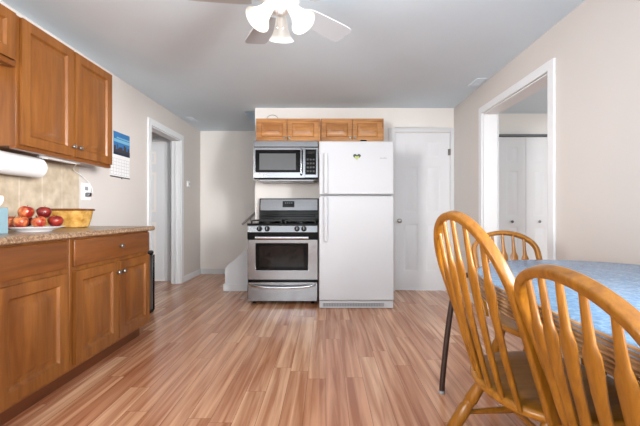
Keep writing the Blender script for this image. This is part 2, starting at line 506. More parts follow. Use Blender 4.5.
w = MB().box(LX, LX + 0.02, SWY0 - 0.07, SWY0, SWZ0 - 0.07, SWZ1 + 0.07).box(LX, LX + 0.02, SWY1, SWY1 + 0.07, SWZ0 - 0.07, SWZ1 + 0.07)
w.box(LX, LX + 0.02, SWY0, SWY1, SWZ1, SWZ1 + 0.07).box(LX, LX + 0.05, SWY0, SWY1, SWZ0 - 0.07, SWZ0)
struct(w, 'window_3', M['trim'])  # frame of the unseen left window, added for the light
w = MB().box(RX - 0.02, RX, -1.02, -0.95, 0.98, 2.12).box(RX - 0.02, RX, 0.45, 0.52, 0.98, 2.12).box(RX - 0.02, RX, -0.95, 0.45, 2.05, 2.12).box(RX - 0.05, RX, -0.95, 0.45, 0.98, 1.05)
struct(w, 'window_4', M['trim'])  # frame of the unseen right window, added as a light opening
# hall beyond the left doorway
struct(MB().box(-3.6, -2.18, 5.15, 5.27, 0, CZ), 'wall_hall_end', M['wall_white'])
struct(MB().box(-3.6, -3.5, 3.3, 5.15, 0, CZ).box(-3.5, -2.18, 3.2, 3.3, 0, CZ), 'wall_hall_side', M['wall_white'])
# next room beyond the right opening
RY = 4.74
struct(MB().box(RX + 0.147, 4.7, RY, RY + 0.12, 0, CZ), 'wall_next_room_end', M['wall_white'])
struct(MB().box(4.55, 4.7, 0.4, RY, 0, CZ).box(RX + 0.147, 4.55, 0.4, 0.5, 0, CZ), 'wall_next_room_side', M['wall_white'])


# casings and jambs
def casing_x(name, x_face, x_other, y0, y1, h, cw=0.075, sides=(1, 1), ext=1):
    """cased opening in a wall whose face is at x_face, the other face x_other"""
    d = 0.018 if x_face > x_other else -0.018
    xa, xb = sorted((x_face, x_face + d))
    m = MB()
    m.box(xa, xb, y0 - cw, y0, 0, h + cw).box(xa, xb, y1, y1 + cw, 0, h + cw).box(xa, xb, y0, y1, h, h + cw)
    xo, xi = sorted((x_other, x_other - d))
    m.box(xo, xi, y0 - cw, y0, 0, h + cw).box(xo, xi, y1, y1 + cw, 0, h + cw).box(xo, xi, y0, y1, h, h + cw)
    # jamb lining
    ja, jb = sorted((x_face, x_other)); t = 0.014
    m.box(ja, jb, y0, y0 + t, 0, h).box(ja, jb, y1 - t, y1, 0, h).box(ja, jb, y0 + t, y1 - t, h - t, h)
    xm = (ja + jb) / 2
    return m, xm


m, xm = casing_x('trim', LX, LX - 0.12, DY0, DY1, DH)
m.box(xm - 0.012, xm + 0.012, DY1 - 0.028, DY1 - 0.014, 0, DH - 0.014).box(xm - 0.012, xm + 0.012, DY0 + 0.014, DY0 + 0.028, 0, DH - 0.014)
struct(m, 'trim_1', M['trim'], bevel=0.003)
m, xm = casing_x('trim', RX, RX + 0.147, OY0, OY1, OH, cw=0.068)
struct(m, 'trim_2', M['trim'], bevel=0.003)
m = MB().box(bd0 - 0.085, bd0 - 0.006, BY - 0.018, BY, 0, bdh + 0.06).box(bd1 + 0.004, RX - 0.001, BY - 0.018, BY, 0, bdh + 0.06).box(bd0 - 0.006, bd1 + 0.004, BY - 0.018, BY, bdh + 0.004, bdh + 0.06)
struct(m, 'trim_3', M['trim'], bevel=0.003)
# baseboards
bb = MB().box(LX, LX + 0.014, 2.9, DY0 - 0.076, 0, 0.09).box(LX, LX + 0.014, DY1 + 0.076, FY, 0, 0.09)
struct(bb, 'baseboard_left', M['trim'], bevel=0.004)
struct(MB().box(LX + 0.014, -1.30, FY - 0.014, FY, 0, 0.09), 'baseboard_far', M['trim'], bevel=0.004)
struct(MB().box(RX - 0.014, RX, OY1 + 0.07, BY - 0.02, 0, 0.09).box(RX - 0.014, RX, NY, OY0 - 0.07, 0, 0.09), 'baseboard_right', M['trim'], bevel=0.004)
# low sloped wall at the foot of the stairs
struct(MB().prism([(-1.295, 0), (-0.911, 0), (-0.911, 0.625), (-1.295, 0.295)], 'y', BY, BY + 0.12), 'wall_stair', M['trim'])
struct(MB().box(-1.315, -0.93, BY - 0.016, BY, 0, 0.09).box(-1.312, -1.296, BY, BY + 0.12, 0, 0.09), 'baseboard_stair', M['trim'], bevel=0.004)

RINGS6 = [(0.006, -0.004), (0.016, -0.009), (0.024, -0.009), (0.045, -0.002)]


def six_panel(O, u, v, n, W, H, t=0.035):
    st, mu = W * 0.16, W * 0.15
    pw = (W - 2 * st - mu) / 2
    us = [0, st, st + pw, st + pw + mu, W - st, W]
    vs = [0, 0.24 * H / 2.03, 0.86 * H / 2.03, 1.0 * H / 2.03, 1.60 * H / 2.03, 1.71 * H / 2.03, 1.91 * H / 2.03, H]
    return MB().panelled(O, u, v, n, W, H, us, vs, t, RINGS6)


# door on the back wall (its face looks toward the camera, -y)
d1 = struct(six_panel((bd0, BY + 0.004, 0.01), (1, 0, 0), (0, 0, 1), (0, -1, 0), bd1 - bd0, bdh - 0.012), 'door_1', M['door'])
k = MB().lathe([(0.012, 0.0), (0.028, 0.001), (0.028, 0.006), (0.011, 0.010), (0.011, 0.028), (0.024, 0.036), (0.029, 0.048), (0.024, 0.060), (0.008, 0.064)], (bd0 + 0.055, BY + 0.004, 0.90), (0, -1, 0), 20)
k.build('door_knob', M['nickel'], d1, label='round satin metal door knob')
for z in (0.25, 1.78):
    MB().tube([(bd1 + 0.002, BY - 0.022, z - 0.04), (bd1 + 0.002, BY - 0.022, z + 0.04)], 0.006, 8).box(bd1 - 0.02, bd1 + 0.001, BY - 0.004, BY + 0.003, z - 0.04, z + 0.04).build('hinge', M['nickel'], d1)
# hall door beyond the left doorway
d2 = struct(six_panel((-3.13, 5.146, 0.02), (1, 0, 0), (0, 0, 1), (0, -1, 0), 0.76, 2.01, 0.03), 'door_2', M['door'])
struct(MB().box(-3.22, -3.14, 5.132, 5.15, 0, 2.12).box(-2.36, -2.28, 5.132, 5.15, 0, 2.12).box(-3.14, -2.36, 5.132, 5.15, 2.05, 2.12), 'trim_4', M['trim'], bevel=0.003)
struct(MB().box(-2.28, -2.185, 5.136, 5.15, 0, 0.09), 'baseboard_hall', M['trim'])
# bifold closet doors in the next room
d3 = bpy.data.objects.new('door_3', None); C.objects.link(d3); d3.location = (2.69, RY - 0.03, 0); d3['kind'] = 'structure'
for i in range(4):
    x0 = 1.958 + 0.366 * i
    lw_ = 0.360
    st = 0.098
    lf = MB().panelled((x0, RY - 0.035, 0.02), (1, 0, 0), (0, 0, 1), (0, -1, 0), lw_, 2.0, [0, st, lw_ - st, lw_], [0, 0.2, 0.80, 0.93, 1.55, 1.66, 1.87, 2.0], 0.03, RINGS6)
    leaf = lf.build('leaf', M['door'], d3)
    if i in (1, 2):
        MB().lathe([(0.008, 0), (0.008, 0.012), (0.017, 0.018), (0.019, 0.026), (0.012, 0.032)], (x0 + 0.17, RY - 0.035, 0.885), (0, -1, 0), 14).build('knob', M['steel_dark'], leaf)
MB().box(1.95, 3.43, RY - 0.06, RY - 0.001, 2.025, 2.055).build('door_track', M['steel_dark'], d3, label='dark metal bifold track')
struct(MB().box(1.86, 1.945, RY - 0.018, RY, 0, 2.05).box(3.435, 3.52, RY - 0.018, RY, 0, 2.05), 'trim_5', M['trim'])

# backsplash tile
struct(MB().box(LX, LX + 0.008, 1.06, 2.91, 0.893, 1.392), 'trim_6', M['tile'], origin=(LX, 2.91 - 0.19 * 20, 0.843))


# ------------------------------------------------------------------ left kitchen run
RINGS_CAB = [(0.004, -0.006), (0.011, -0.014), (0.022, -0.015), (0.056, -0.001), (0.059, 0.0)]


def knob_x(x, y, z, parent):
    return MB().lathe([(0.006, 0), (0.006, 0.012), (0.013, 0.017), (0.016, 0.024), (0.012, 0.031), (0.003, 0.033)], (x, y, z), (1, 0, 0), 16).build('knob', M['nickel'], parent, label='brushed metal knob')


def cab_front(name, parent, plane, n, a0, a1, z0, z1, stile=0.058, flat=False, m=None, thick=0.019):
    """cupboard door or drawer front. plane: x or y position of the front face; a0..a1 along the wall"""
    W, H = a1 - a0, z1 - z0
    if n == 'x':
        O, u, nv = (plane, a1, z0), (0, -1, 0), (1, 0, 0)
        O, u = (plane, a0, z0), (0, 1, 0)
    else:
        O, u, nv = (a0, plane, z0), (1, 0, 0), (0, -1, 0)
    mb = MB()
    if flat:
        mb.panelled(O, u, (0, 0, 1), nv, W, H, [0, 0.0, W, W], [0, 0.0, H, H], thick, [(0.0, -0.006), (0.012, 0.0)]) if False else None
        mb = MB()
        Ov, uv, vv, nn = map(Vector, (O, u, (0, 0, 1), nv))
        P = lambda a, b, d: Ov + uv * a + vv * b + nn * d
        L = [[P(q, q, d), P(W - q, q, d), P(W - q, H - q, d), P(q, H - q, d)] for q, d in ((0, -thick), (0, -0.006), (0.004, -0.003), (0.014, 0.0))]
        mb.loft(L)
    else:
        mb.panelled(O, u, (0, 0, 1), nv, W, H, [0, stile, W - stile, W], [0, stile, H - stile, H], thick, RINGS_CAB)
    return mb.build(name, m or M['cab_z'], parent, bevel=0.002)


UX = -1.77            # front face of the wall cupboard doors
up = thing('wall_cabinet', 'tall wall-hung brown wood cabinet with two doors above the paper towel roll', 'cabinet', (LX + 0.15, 2.465, 1.39))
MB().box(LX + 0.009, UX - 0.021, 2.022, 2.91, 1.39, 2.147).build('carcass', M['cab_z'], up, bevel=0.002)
MB().box(UX - 0.06, UX - 0.021, 2.022, 2.91, 1.372, 1.39).build('light_rail', M['cab_y'], up)
da = cab_front('door', up, UX, 'x', 2.040, 2.462, 1.398, 2.14)
db = cab_front('door', up, UX, 'x', 2.476, 2.898, 1.398, 2.14)
knob_x(UX, 2.438, 1.462, da); knob_x(UX, 2.500, 1.462, db)

sh = thing('wall_cabinet', 'short wall-hung wood cabinet high at the upper left corner beside the tall one', 'cabinet', (LX + 0.15, 1.56, 1.855))
MB().box(LX + 0.009, UX - 0.021, 1.11, 2.020, 1.866, 2.147).build('carcass', M['cab_z'], sh, bevel=0.002)
MB().box(LX + 0.01, UX - 0.022, 1.12, 2.015, 1.857, 1.866).build('underside', M['maple'], sh, label='pale wood underside')
MB().box(UX - 0.06, UX - 0.018, 1.11, 2.020, 1.842, 1.866).build('bottom_rail', M['cab_y'], sh)
cab_front('door', sh, UX, 'x', 1.12, 1.56, 1.872, 2.14); cab_front('door', sh, UX, 'x', 1.567, 2.000, 1.872, 2.14)

BX = -1.44            # front face of the base cupboard doors
b1 = thing('base_cabinet', 'brown wood base cabinet with drawer and two knobbed doors at the counter end', 'cabinet', (-1.75, 2.43, 0))
MB().box(LX + 0.009, BX - 0.021, 1.992, 2.87, 0.10, 0.856).build('carcass', M['cab_z'], b1, bevel=0.002)
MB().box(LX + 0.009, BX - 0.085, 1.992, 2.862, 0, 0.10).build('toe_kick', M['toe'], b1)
dr = cab_front('drawer', b1, BX, 'x', 2.012, 2.862, 0.690, 0.846, flat=True, m=M['cab_y'])
knob_x(BX, 2.44, 0.772, dr)
da = cab_front('door', b1, BX, 'x', 2.016, 2.430, 0.125, 0.664); db = cab_front('door', b1, BX, 'x', 2.444, 2.858, 0.125, 0.664)
knob_x(BX, 2.408, 0.592, da); knob_x(BX, 2.470, 0.592, db)
b2 = thing('base_cabinet', 'brown wood base cabinet without knobs at the left edge under the apples', 'cabinet', (-1.75, 1.53, 0))
MB().box(LX + 0.009, BX - 0.021, 1.072, 1.990, 0.10, 0.856).build('carcass', M['cab_z'], b2, bevel=0.002)
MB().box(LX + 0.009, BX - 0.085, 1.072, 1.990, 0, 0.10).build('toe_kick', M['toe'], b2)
cab_front('false_drawer_front', b2, BX, 'x', 1.10, 1.955, 0.690, 0.846, flat=True, m=M['cab_y'])
cab_front('door', b2, BX, 'x', 1.10, 1.524, 0.125, 0.664); cab_front('door', b2, BX, 'x', 1.531, 1.955, 0.125, 0.664)
ct = MB().prism([(LX + 0.009, 0.857), (-1.425, 0.857), (-1.415, 0.864), (-1.415, 0.884), (-1.424, 0.893), (LX + 0.009, 0.893)], 'y', 1.06, 2.895)
tag(ct.build('countertop', M['counter'], bevel=0.002), 'brown speckled laminate countertop running along the left wall cabinets', 'countertop')
KZ = 0.8935

# ------------------------------------------------------------------ back wall cupboards
CY = 4.165


def knob_y(x, y, z, parent):
    return MB().lathe([(0.006, 0), (0.006, 0.012), (0.013, 0.017), (0.016, 0.024), (0.012, 0.031), (0.003, 0.033)], (x, y, z), (0, -1, 0), 16).build('knob', M['nickel'], parent, label='brushed metal knob')


for (x0, x1, lab) in ((-0.835, -0.066, 'short two-door wood wall cabinet directly above the microwave'), (-0.062, 0.690, 'short two-door wood wall cabinet above the white refrigerator')):
    c = thing('wall_cabinet', lab, 'cabinet', ((x0 + x1) / 2, 4.33, 1.845))
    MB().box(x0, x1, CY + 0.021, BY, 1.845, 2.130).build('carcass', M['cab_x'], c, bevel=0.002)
    xm = (x0 + x1) / 2 - (0.012 if x0 < -0.5 else 0.0)
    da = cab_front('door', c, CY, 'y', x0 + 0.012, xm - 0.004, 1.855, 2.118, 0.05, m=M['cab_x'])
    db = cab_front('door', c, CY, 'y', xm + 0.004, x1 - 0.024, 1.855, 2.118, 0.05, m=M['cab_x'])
    knob_y(xm - 0.028, CY, 1.892, da); knob_y(xm + 0.028, CY, 1.892, db)
# wire ring of a rack showing over the cabinet top
wr = MB().tube([(-0.645 + 0.066 * math.cos(a), 4.215, 2.134 + 0.046 * math.sin(a)) for a in [PI * i / 16 for i in range(17)]], 0.0035, 6)
wr.tube([(-0.711, 4.215, 2.134), (-0.711, 4.35, 2.134), (-0.579, 4.35, 2.134), (-0.579, 4.215, 2.134)], 0.0035, 6)
tag(wr.build('wire_handle', M['chain']), 'thin grey arched wire handle resting on the cabinet above the microwave', 'wire handle')

# ------------------------------------------------------------------ microwave
mw = thing('microwave', 'stainless steel over-the-range microwave with black window mounted above the stove', 'microwave', (-0.466, 4.27, 1.395))
mx0, mx1, my = -0.842, -0.092, 4.06
MB().box(mx0, mx1, my + 0.03, BY, 1.395, 1.838).build('body', M['black'], mw, bevel=0.004)
MB().box(mx0 + 0.05, mx1 - 0.05, my + 0.06, BY - 0.05, 1.372, 1.396).build('underside_hood', M['steel_dark'], mw, bevel=0.004)
vp = MB()
vp.loft([[(x, my + dy, z) for x, z in ((mx0, 1.765), (mx1, 1.765), (mx1, 1.838), (mx0, 1.838))] for dy in (0.03, 0.0)])
vp.build('vent_panel', M['steel'], mw, bevel=0.006)
dx1 = -0.265
dm = MB().panelled((mx0, my, 1.410), (1, 0, 0), (0, 0, 1), (0, -1, 0), dx1 - mx0 + 0.02, 0.350, [0, 0.03, dx1 - mx0 - 0.005, dx1 - mx0 + 0.02], [0, 0.062, 0.322, 0.350], 0.03, [(0.001, -0.004)])
dm = dm.build('door', M['steel'], mw, bevel=0.003)
MB().box(mx0 + 0.022, dx1 - 0.002, my - 0.001, my + 0.006, 1.473, 1.731).build('window_surround', M['black'], dm, label='black door window surround')
MB().box(mx0 + 0.070, dx1 - 0.085, my - 0.0025, my + 0.004, 1.500, 1.690).build('window', M['glass_grey'], dm, label='grey screened window')
MB().tube([(dx1 - 0.022, my, 1.735), (dx1 - 0.022, my - 0.035, 1.725), (dx1 - 0.022, my - 0.045, 1.60), (dx1 - 0.022, my - 0.035, 1.455), (dx1 - 0.022, my, 1.445)], 0.013, 10).build('handle', M['steel'], dm, label='upright steel bar handle')
cp = MB().box(dx1 + 0.0205, mx1, my, my + 0.03, 1.410, 1.760).build('control_panel', M['steel'], mw, bevel=0.003)
MB().box(dx1 + 0.026, mx1 - 0.022, my - 0.002, my + 0.002, 1.445, 1.738).build('keypad', M['black'], cp, label='black keypad panel')
MB().box(dx1 + 0.04, mx1 - 0.04, my - 0.003, my, 1.69, 1.72).build('display', M['display'], cp)
for r in range(4):
    for q in range(3):
        bx = dx1 + 0.042 + q * 0.034; bz = 1.475 + r * 0.045
        MB().box(bx, bx + 0.022, my - 0.0035, my, bz, bz + 0.02).build('button', M['button'], cp)

# ------------------------------------------------------------------ stove
st = thing('stove', 'stainless steel and black gas range standing left of the refrigerator', 'stove', (-0.472, 4.13, 0))
sx0, sx1, sy = -0.858, -0.088, 3.80
MB().box(sx0, sx1, sy + 0.035, BY - 0.02, 0.035, 0.868).build('body', M['black'], st, bevel=0.003)
for xx in (sx0 + 0.06, sx1 - 0.06):
    for yy in (sy + 0.10, BY - 0.12):
        MB().lathe([(0.02, 0), (0.02, 0.01), (0.012, 0.012), (0.012, 0.035)], (xx, yy, 0), seg=10).build('foot', M['black'], st)
MB().box(sx0, sx1, sy + 0.03, BY - 0.09, 0.868, 0.886).build('cooktop', M['black'], st, bevel=0.004)
# back panel
bg = MB().prism([(BY - 0.10, 0.886), (BY - 0.02, 0.886), (BY - 0.02, 1.185), (BY - 0.075, 1.185), (BY - 0.10, 1.02)], 'x', sx0 + 0.02, sx1 - 0.0).build('backguard', M['black'], st, bevel=0.004)
MB().prism([(BY - 0.1015, 1.035), (BY - 0.09, 1.035), (BY - 0.074, 1.172), (BY - 0.0815, 1.172)], 'x', sx0 + 0.035, sx1 - 0.02).build('steel_facing', M['steel'], bg, label='brushed steel facing')
MB().prism([(BY - 0.105, 1.075), (BY - 0.09, 1.075), (BY - 0.08, 1.150), (BY - 0.092, 1.150)], 'x', -0.545, -0.398).build('clock_panel', M['display'], bg, label='black clock display')
for q in range(4):
    MB().box(-0.515 + q * 0.026, -0.500 + q * 0.026, BY - 0.1005, BY - 0.098, 1.118, 1.134).build('digit', M['digit'], bg)
MB().box(sx0 + 0.05, sx1 - 0.05, BY - 0.13, BY - 0.1005, 0.955, 0.985).build('vent_trim', M['black'], bg, bevel=0.005)
# burners and grates
for gx in (-0.66, -0.285):
    g = MB()
    for yy in (sy + 0.09, sy + 0.22, sy + 0.35, sy + 0.47, sy + 0.54):
        g.box(gx - 0.165, gx + 0.165, yy - 0.006, yy + 0.006, 0.908, 0.922)
    for xx in (gx - 0.165, gx - 0.055, gx + 0.055, gx + 0.165):
        g.box(xx - 0.006, xx + 0.006, sy + 0.09, sy + 0.54, 0.906, 0.921)
    for xx in (gx - 0.165, gx + 0.165):
        for yy in (sy + 0.09, sy + 0.54):
            g.box(xx - 0.008, xx + 0.008, yy - 0.008, yy + 0.008, 0.886, 0.91)
    g.build('grate', M['black_matte'], st, label='black cast iron grate')
    for yy in (sy + 0.17, sy + 0.43):
        MB().lathe([(0.05, 0), (0.05, 0.008), (0.034, 0.010), (0.034, 0.016), (0.008, 0.018)], (gx, yy, 0.886), seg=18).build('burner', M['black_matte'], st)
# front
pn = MB().prism([(sy + 0.035, 0.79), (sy + 0.004, 0.79), (sy + 0.018, 0.868), (sy + 0.035, 0.868)], 'x', sx0 + 0.004, sx1 - 0.004).build('control_panel', M['steel'], st, bevel=0.002)
MB().box(sx0, sx1, sy + 0.004, sy + 0.05, 0.862, 0.886).build('front_lip', M['black'], st, bevel=0.004)
for kx in (-0.725, -0.64, -0.315, -0.24):
    kk = MB().lathe([(0.030, 0), (0.030, 0.004), (0.022, 0.006), (0.020, 0.026), (0.006, 0.028)], (kx, sy + 0.010, 0.828), (0, -1, 0.15), 18).build('knob', M['black'], pn)
    MB().box(kx - 0.003, kx + 0.003, sy - 0.0235, sy - 0.016, 0.82, 0.852).build('pointer', M['steel'], kk)
MB().box(sx0, sx1, sy + 0.012, sy + 0.04, 0.715, 0.79).build('upper_band', M['black'], st, bevel=0.002)
od = MB().panelled((sx0 + 0.004, sy, 0.278), (1, 0, 0), (0, 0, 1), (0, -1, 0), sx1 - sx0 - 0.008, 0.430, [0, 0.088, 0.660, sx1 - sx0 - 0.008], [0, 0.098, 0.395, 0.430], 0.034, [(0.001, -0.004)]).build('oven_door', M['steel'], st, bevel=0.004)
MB().box(sx0 + 0.092, sx0 + 0.664, sy + 0.0015, sy + 0.006, 0.376, 0.673).build('window_surround', M['black'], od, label='black window surround')
MB().box(sx0 + 0.135, sx0 + 0.615, sy - 0.0005, sy + 0.004, 0.415, 0.640).build('window', M['glass_dark'], od, label='dark glass window')
hd = MB().tube([(sx0 + 0.10, sy - 0.05, 0.735), (sx1 - 0.10, sy - 0.05, 0.735)], 0.0165, 12)
for xx in (sx0 + 0.12, sx1 - 0.12):
    hd.tube([(xx, sy - 0.05, 0.735), (xx, sy + 0.012, 0.730)], 0.011, 8)
hd.build('handle', M['steel_bright'], od, label='steel bar handle')
dw = MB().box(sx0 + 0.004, sx1 - 0.004, sy + 0.002, sy + 0.034, 0.040, 0.248).build('drawer', M['steel'], st, bevel=0.005)
hp = [(sx0 + 0.03 + t * (sx1 - sx0 - 0.06), sy - 0.038 * min(1, 6 * t, 6 * (1 - t)), 0.222 - 0.026 * math.sin(PI * t) ** 0.6) for t in [i / 20 for i in range(21)]]
MB().tube(hp, 0.013, 10).build('handle', M['steel_bright'], dw, label='bowed steel drawer handle')

# ------------------------------------------------------------------ refrigerator
fr = thing('refrigerator', 'white top-freezer refrigerator between the stove and the white door', 'refrigerator', (0.318, 4.05, 0))
fx0, fx1, fy = -0.073, 0.708, 3.646
MB().box(fx0 + 0.006, fx1 - 0.006, fy + 0.075, BY - 0.07, 0.02, 1.735).build('body', M['fridge'], fr, bevel=0.006)
MB().box(fx0 + 0.02, fx1 - 0.02, fy + 0.062, fy + 0.076, 0.09, 1.72).build('gasket', M['gasket'], fr)
fz = MB().box(fx0, fx1, fy, fy + 0.062, 1.192, 1.75).build('freezer_door', M['fridge'], fr, bevel=0.012)
fd = MB().box(fx0, fx1, fy, fy + 0.062, 0.085, 1.180).build('fresh_food_door', M['fridge'], fr, bevel=0.012)
# moulded handles on the left edge
for (z0, z1, par) in ((1.200, 1.62, fz), (0.70, 1.172, fd)):
    h = MB().box(fx0 + 0.052, fx0 + 0.088, fy - 0.038, fy - 0.022, z0, z1)
    for zz in (z0, z1 - 0.05):
        h.box(fx0 + 0.055, fx0 + 0.085, fy - 0.024, fy + 0.002, zz + 0.005, zz + 0.045)
    h.build('handle', M['fridge'], par, bevel=0.007)
gr = MB().box(fx0 + 0.004, fx1 - 0.004, fy + 0.02, fy + 0.07, 0.004, 0.078).build('base_grille', M['fridge'], fr, bevel=0.005)
MB().box(fx0 + 0.04, fx1 - 0.10, fy + 0.016, fy + 0.022, 0.022, 0.058).build('grille_slot', M['grey_plastic'], gr, label='grey grille slot')
for q in range(22):
    x = fx0 + 0.055 + q * 0.0275
    MB().box(x, x + 0.004, fy + 0.013, fy + 0.018, 0.024, 0.056).build('slat', M['steel_dark'], gr)
bdg = MB()
for q in range(9):
    bdg.box(0.562 + q * 0.0085, 0.567 + q * 0.0085, fy - 0.0015, fy + 0.001, 1.566, 1.574 if q not in (1, 5, 6) else 1.579)
bdg.build('brand_badge', M['grey_plastic'], fz, label='small grey raised lettering')
# heart magnet
def heart(cx, cz, s, y0, y1):
    pts = []
    for i in range(28):
        t = 2 * PI * i / 28
        pts.append((cx + s * 16 * math.sin(t) ** 3 / 17, cz + s * 0.85 * (13 * math.cos(t) - 5 * math.cos(2 * t) - 2 * math.cos(3 * t) - math.cos(4 * t)) / 17))
    return MB().prism(pts[::-1], 'y', y0, y1)


hm = thing('heart_magnet', 'small green heart magnet on the upper refrigerator door', 'magnet', (0.322, fy - 0.005, 1.55))
heart(0.322, 1.588, 0.043, fy - 0.006, fy - 0.0002).build('backing', mat('magnet_dark_green', lin(28, 52, 40), 0.35), hm)
heart(0.322, 1.576, 0.026, fy - 0.009, fy - 0.005).build('centre', mat('magnet_yellow_green', lin(170, 178, 92), 0.4), hm, label='yellow-green heart centre')
tag(MB().box(0.36, 0.425, fy + 0.01, fy + 0.045, 1.7505, 1.765).build('clip', M['black'], bevel=0.004), 'small black clip lying on top of the white refrigerator', 'clip')

# ------------------------------------------------------------------ stairs and handrail
sc_ = thing('staircase', 'narrow staircase climbing to the right behind the sloped white wall', 'staircase', (-1.28, 5.17, 0))
for i in range(11):
    x0 = -1.28 + 0.215 * i; z = 0.193 * (i + 1)
    stp = MB().box(x0 + 0.012, x0 + 0.216, 4.625, FY - 0.02, max(0, z - 0.30), z - 0.028)
    sp = stp.build('step', M['trim'], sc_)
    MB().box(x0 - 0.012, x0 + 0.226, 4.625, FY - 0.02, z - 0.028, z).build('tread', M['tread'], sp, label='brown wood tread')
hr = thing('handrail', 'slanting grey handrail on the far wall left of the stove', 'handrail', (-1.3, FY - 0.06, 0.80))
MB().tube([(-1.36, FY - 0.06, 0.815), (1.10, FY - 0.06, 3.02)], 0.019, 12).build('rail', M['rail'], hr)
for t in (0.055, 0.5):
    x = -1.36 + 2.46 * t; z = 0.815 + 2.205 * t
    MB().tube([(x, FY - 0.06, z - 0.015), (x, FY - 0.06, z - 0.06), (x, FY, z - 0.08)], 0.007, 8).build('bracket', M['rail'], hr)

# ------------------------------------------------------------------ wall bits
th = thing('thermostat', 'small white thermostat on the left wall past the doorway', 'thermostat', (LX, 5.22, 1.40))
MB().box(LX, LX + 0.022, 5.17, 5.255, 1.39, 1.475).build('case', M['white_plastic'], th, bevel=0.005)
MB().box(LX + 0.021, LX + 0.024, 5.215, 5.240, 1.418, 1.448).build('dial', M['grey_plastic'], th)

ou = thing('wall_outlet', 'white electrical outlet with a plugged-in cord above the counter end', 'outlet', (LX, 3.0, 1.17))
MB().box(LX, LX + 0.007, 2.945, 3.055, 1.11, 1.255).build('cover_plate', M['white_plastic'], ou, bevel=0.003)
for z in (1.155, 1.21):
    MB().box(LX + 0.006, LX + 0.0085, 2.98, 3.02, z - 0.016, z + 0.016).build('socket', M['grey_plastic'], ou)

uc = thing('under_cabinet_light', 'slim white light bar fixed under the tall wall cabinet', 'light fixture', (-1.87, 2.48, 1.375))
MB().box(-1.895, -1.845, 2.31, 2.63, 1.366, 1.389).build('housing', M['white_plastic'], uc, bevel=0.005)
MB().box(-1.89, -1.85, 2.33, 2.60, 1.362, 1.367).build('diffuser', M['paper'], uc)
pc = [(-1.87, 2.63, 1.376), (-1.93, 2.70, 1.372), (-2.03, 2.82, 1.345), (-2.045, 2.93, 1.31), (-2.045, 3.02, 1.26), (-2.045, 3.06, 1.21), (-2.04, 3.05, 1.17), (-2.035, 3.01, 1.157)]
def smooth_path(p, k=6):
    P = [Vector(q) for q in p]; P = [P[0]] + P + [P[-1]]; out = []
    for i in range(1, len(P) - 2):
        for j in range(k):
            t = j / k
            a, b, c, d = P[i - 1], P[i], P[i + 1], P[i + 2]
            out.append(0.5 * ((2 * b) + (c - a) * t + (2 * a - 5 * b + 4 * c - d) * t * t + (3 * b - a - 3 * c + d) * t ** 3))
    return out + [P[-2]]


MB().tube(smooth_path(pc), 0.004, 6).build('cord', M['white_plastic'], uc, label='thin pale cord')
MB().box(LX + 0.009, LX + 0.040, 2.985, 3.02, 1.14, 1.175).build('plug', M['steel_dark'], uc, bevel=0.005, label='dark plug')

# paper towels
pt = thing('paper_towel_roll', 'white paper towel roll mounted under the tall wall cabinet', 'paper towels', (-1.945, 2.19, 1.31))
q = MB().lathe([(0.020, 0), (0.060, 0.0), (0.069, 0.004), (0.069, 0.322), (0.060, 0.327), (0.020, 0.327)], (-1.945, 2.035, 1.304), (0, 1, 0), 36, cap=False)
q.lathe([(0.020, 0), (0.020, 0.327)], (-1.945, 2.035, 1.304), (0, 1, 0), 20, cap=False).build('roll', M['paper'], pt)
hb = MB().tube([(-1.945, 2.026, 1.304), (-1.945, 2.372, 1.304)], 0.008, 10)
hb.box(-1.955, -1.935, 2.026, 2.032, 1.295, 1.3895).box(-1.955, -1.935, 2.366, 2.372, 1.295, 1.3895)
hb.build('holder', M['white_plastic'], pt)

# calendar on the left wall
cal = thing('wall_calendar', 'wall calendar with a blue skyline picture hung beside the wall cabinet', 'calendar', (LX, 3.53, 1.36))
cy0, cy1 = 3.39, 3.665
MB().box(LX + 0.001, LX + 0.004, cy0, cy1, 1.575, 1.80).build('picture_page', mat('calendar_sky_print', lin(44, 112, 168), 0.35), cal, label='blue sky picture page')
cl = MB().box(LX + 0.0042, LX + 0.005, cy0, cy1, 1.70, 1.73).box(LX + 0.0042, LX + 0.005, cy0 + 0.05, cy1, 1.738, 1.75)
cl.build('printed_clouds', mat('calendar_cloud_print', lin(120, 176, 204), 0.4), cal)
bl = MB()
rr = random.Random(3)
y = cy0
while y < cy1 - 0.012:
    w_ = rr.uniform(0.012, 0.03)
    bl.box(LX + 0.0045, LX + 0.0055, y, min(cy1, y + w_), 1.60, 1.625 + rr.uniform(0.0, 0.065)); y += w_
bl.build('printed_buildings', mat('calendar_building_print', lin(64, 58, 62), 0.4), cal)
MB().box(LX + 0.0045, LX + 0.0056, cy0, cy1, 1.575, 1.602).build('printed_water', mat('calendar_water_print', lin(28, 44, 66), 0.4), cal)
MB().box(LX + 0.001, LX + 0.004, cy0 - 0.06, cy1, 1.35, 1.574).build('date_page', M['paper'], cal)
gl = MB()
for i in range(8):
    yy = cy0 - 0.05 + i * (cy1 - cy0 + 0.04) / 7
    gl.box(LX + 0.0041, LX + 0.0046, yy - 0.0012, yy + 0.0012, 1.375, 1.535)
for i in range(6):
    zz = 1.375 + i * 0.032
    gl.box(LX + 0.0041, LX + 0.0046, cy0 - 0.05, cy1 - 0.01, zz - 0.0012, zz + 0.0012)
gl.build('date_grid', mat('calendar_grid_ink', lin(160, 165, 175), 0.7), cal)
MB().box(LX + 0.0041, LX + 0.006, cy0 - 0.06, cy1, 1.35, 1.362).tube([(LX + 0.006, 3.51, 1.352), (LX + 0.012, 3.515, 1.338), (LX + 0.006, 3.52, 1.352)], 0.003, 6).build('bottom_clip', M['steel_dark'], cal, label='dark clip along the bottom')

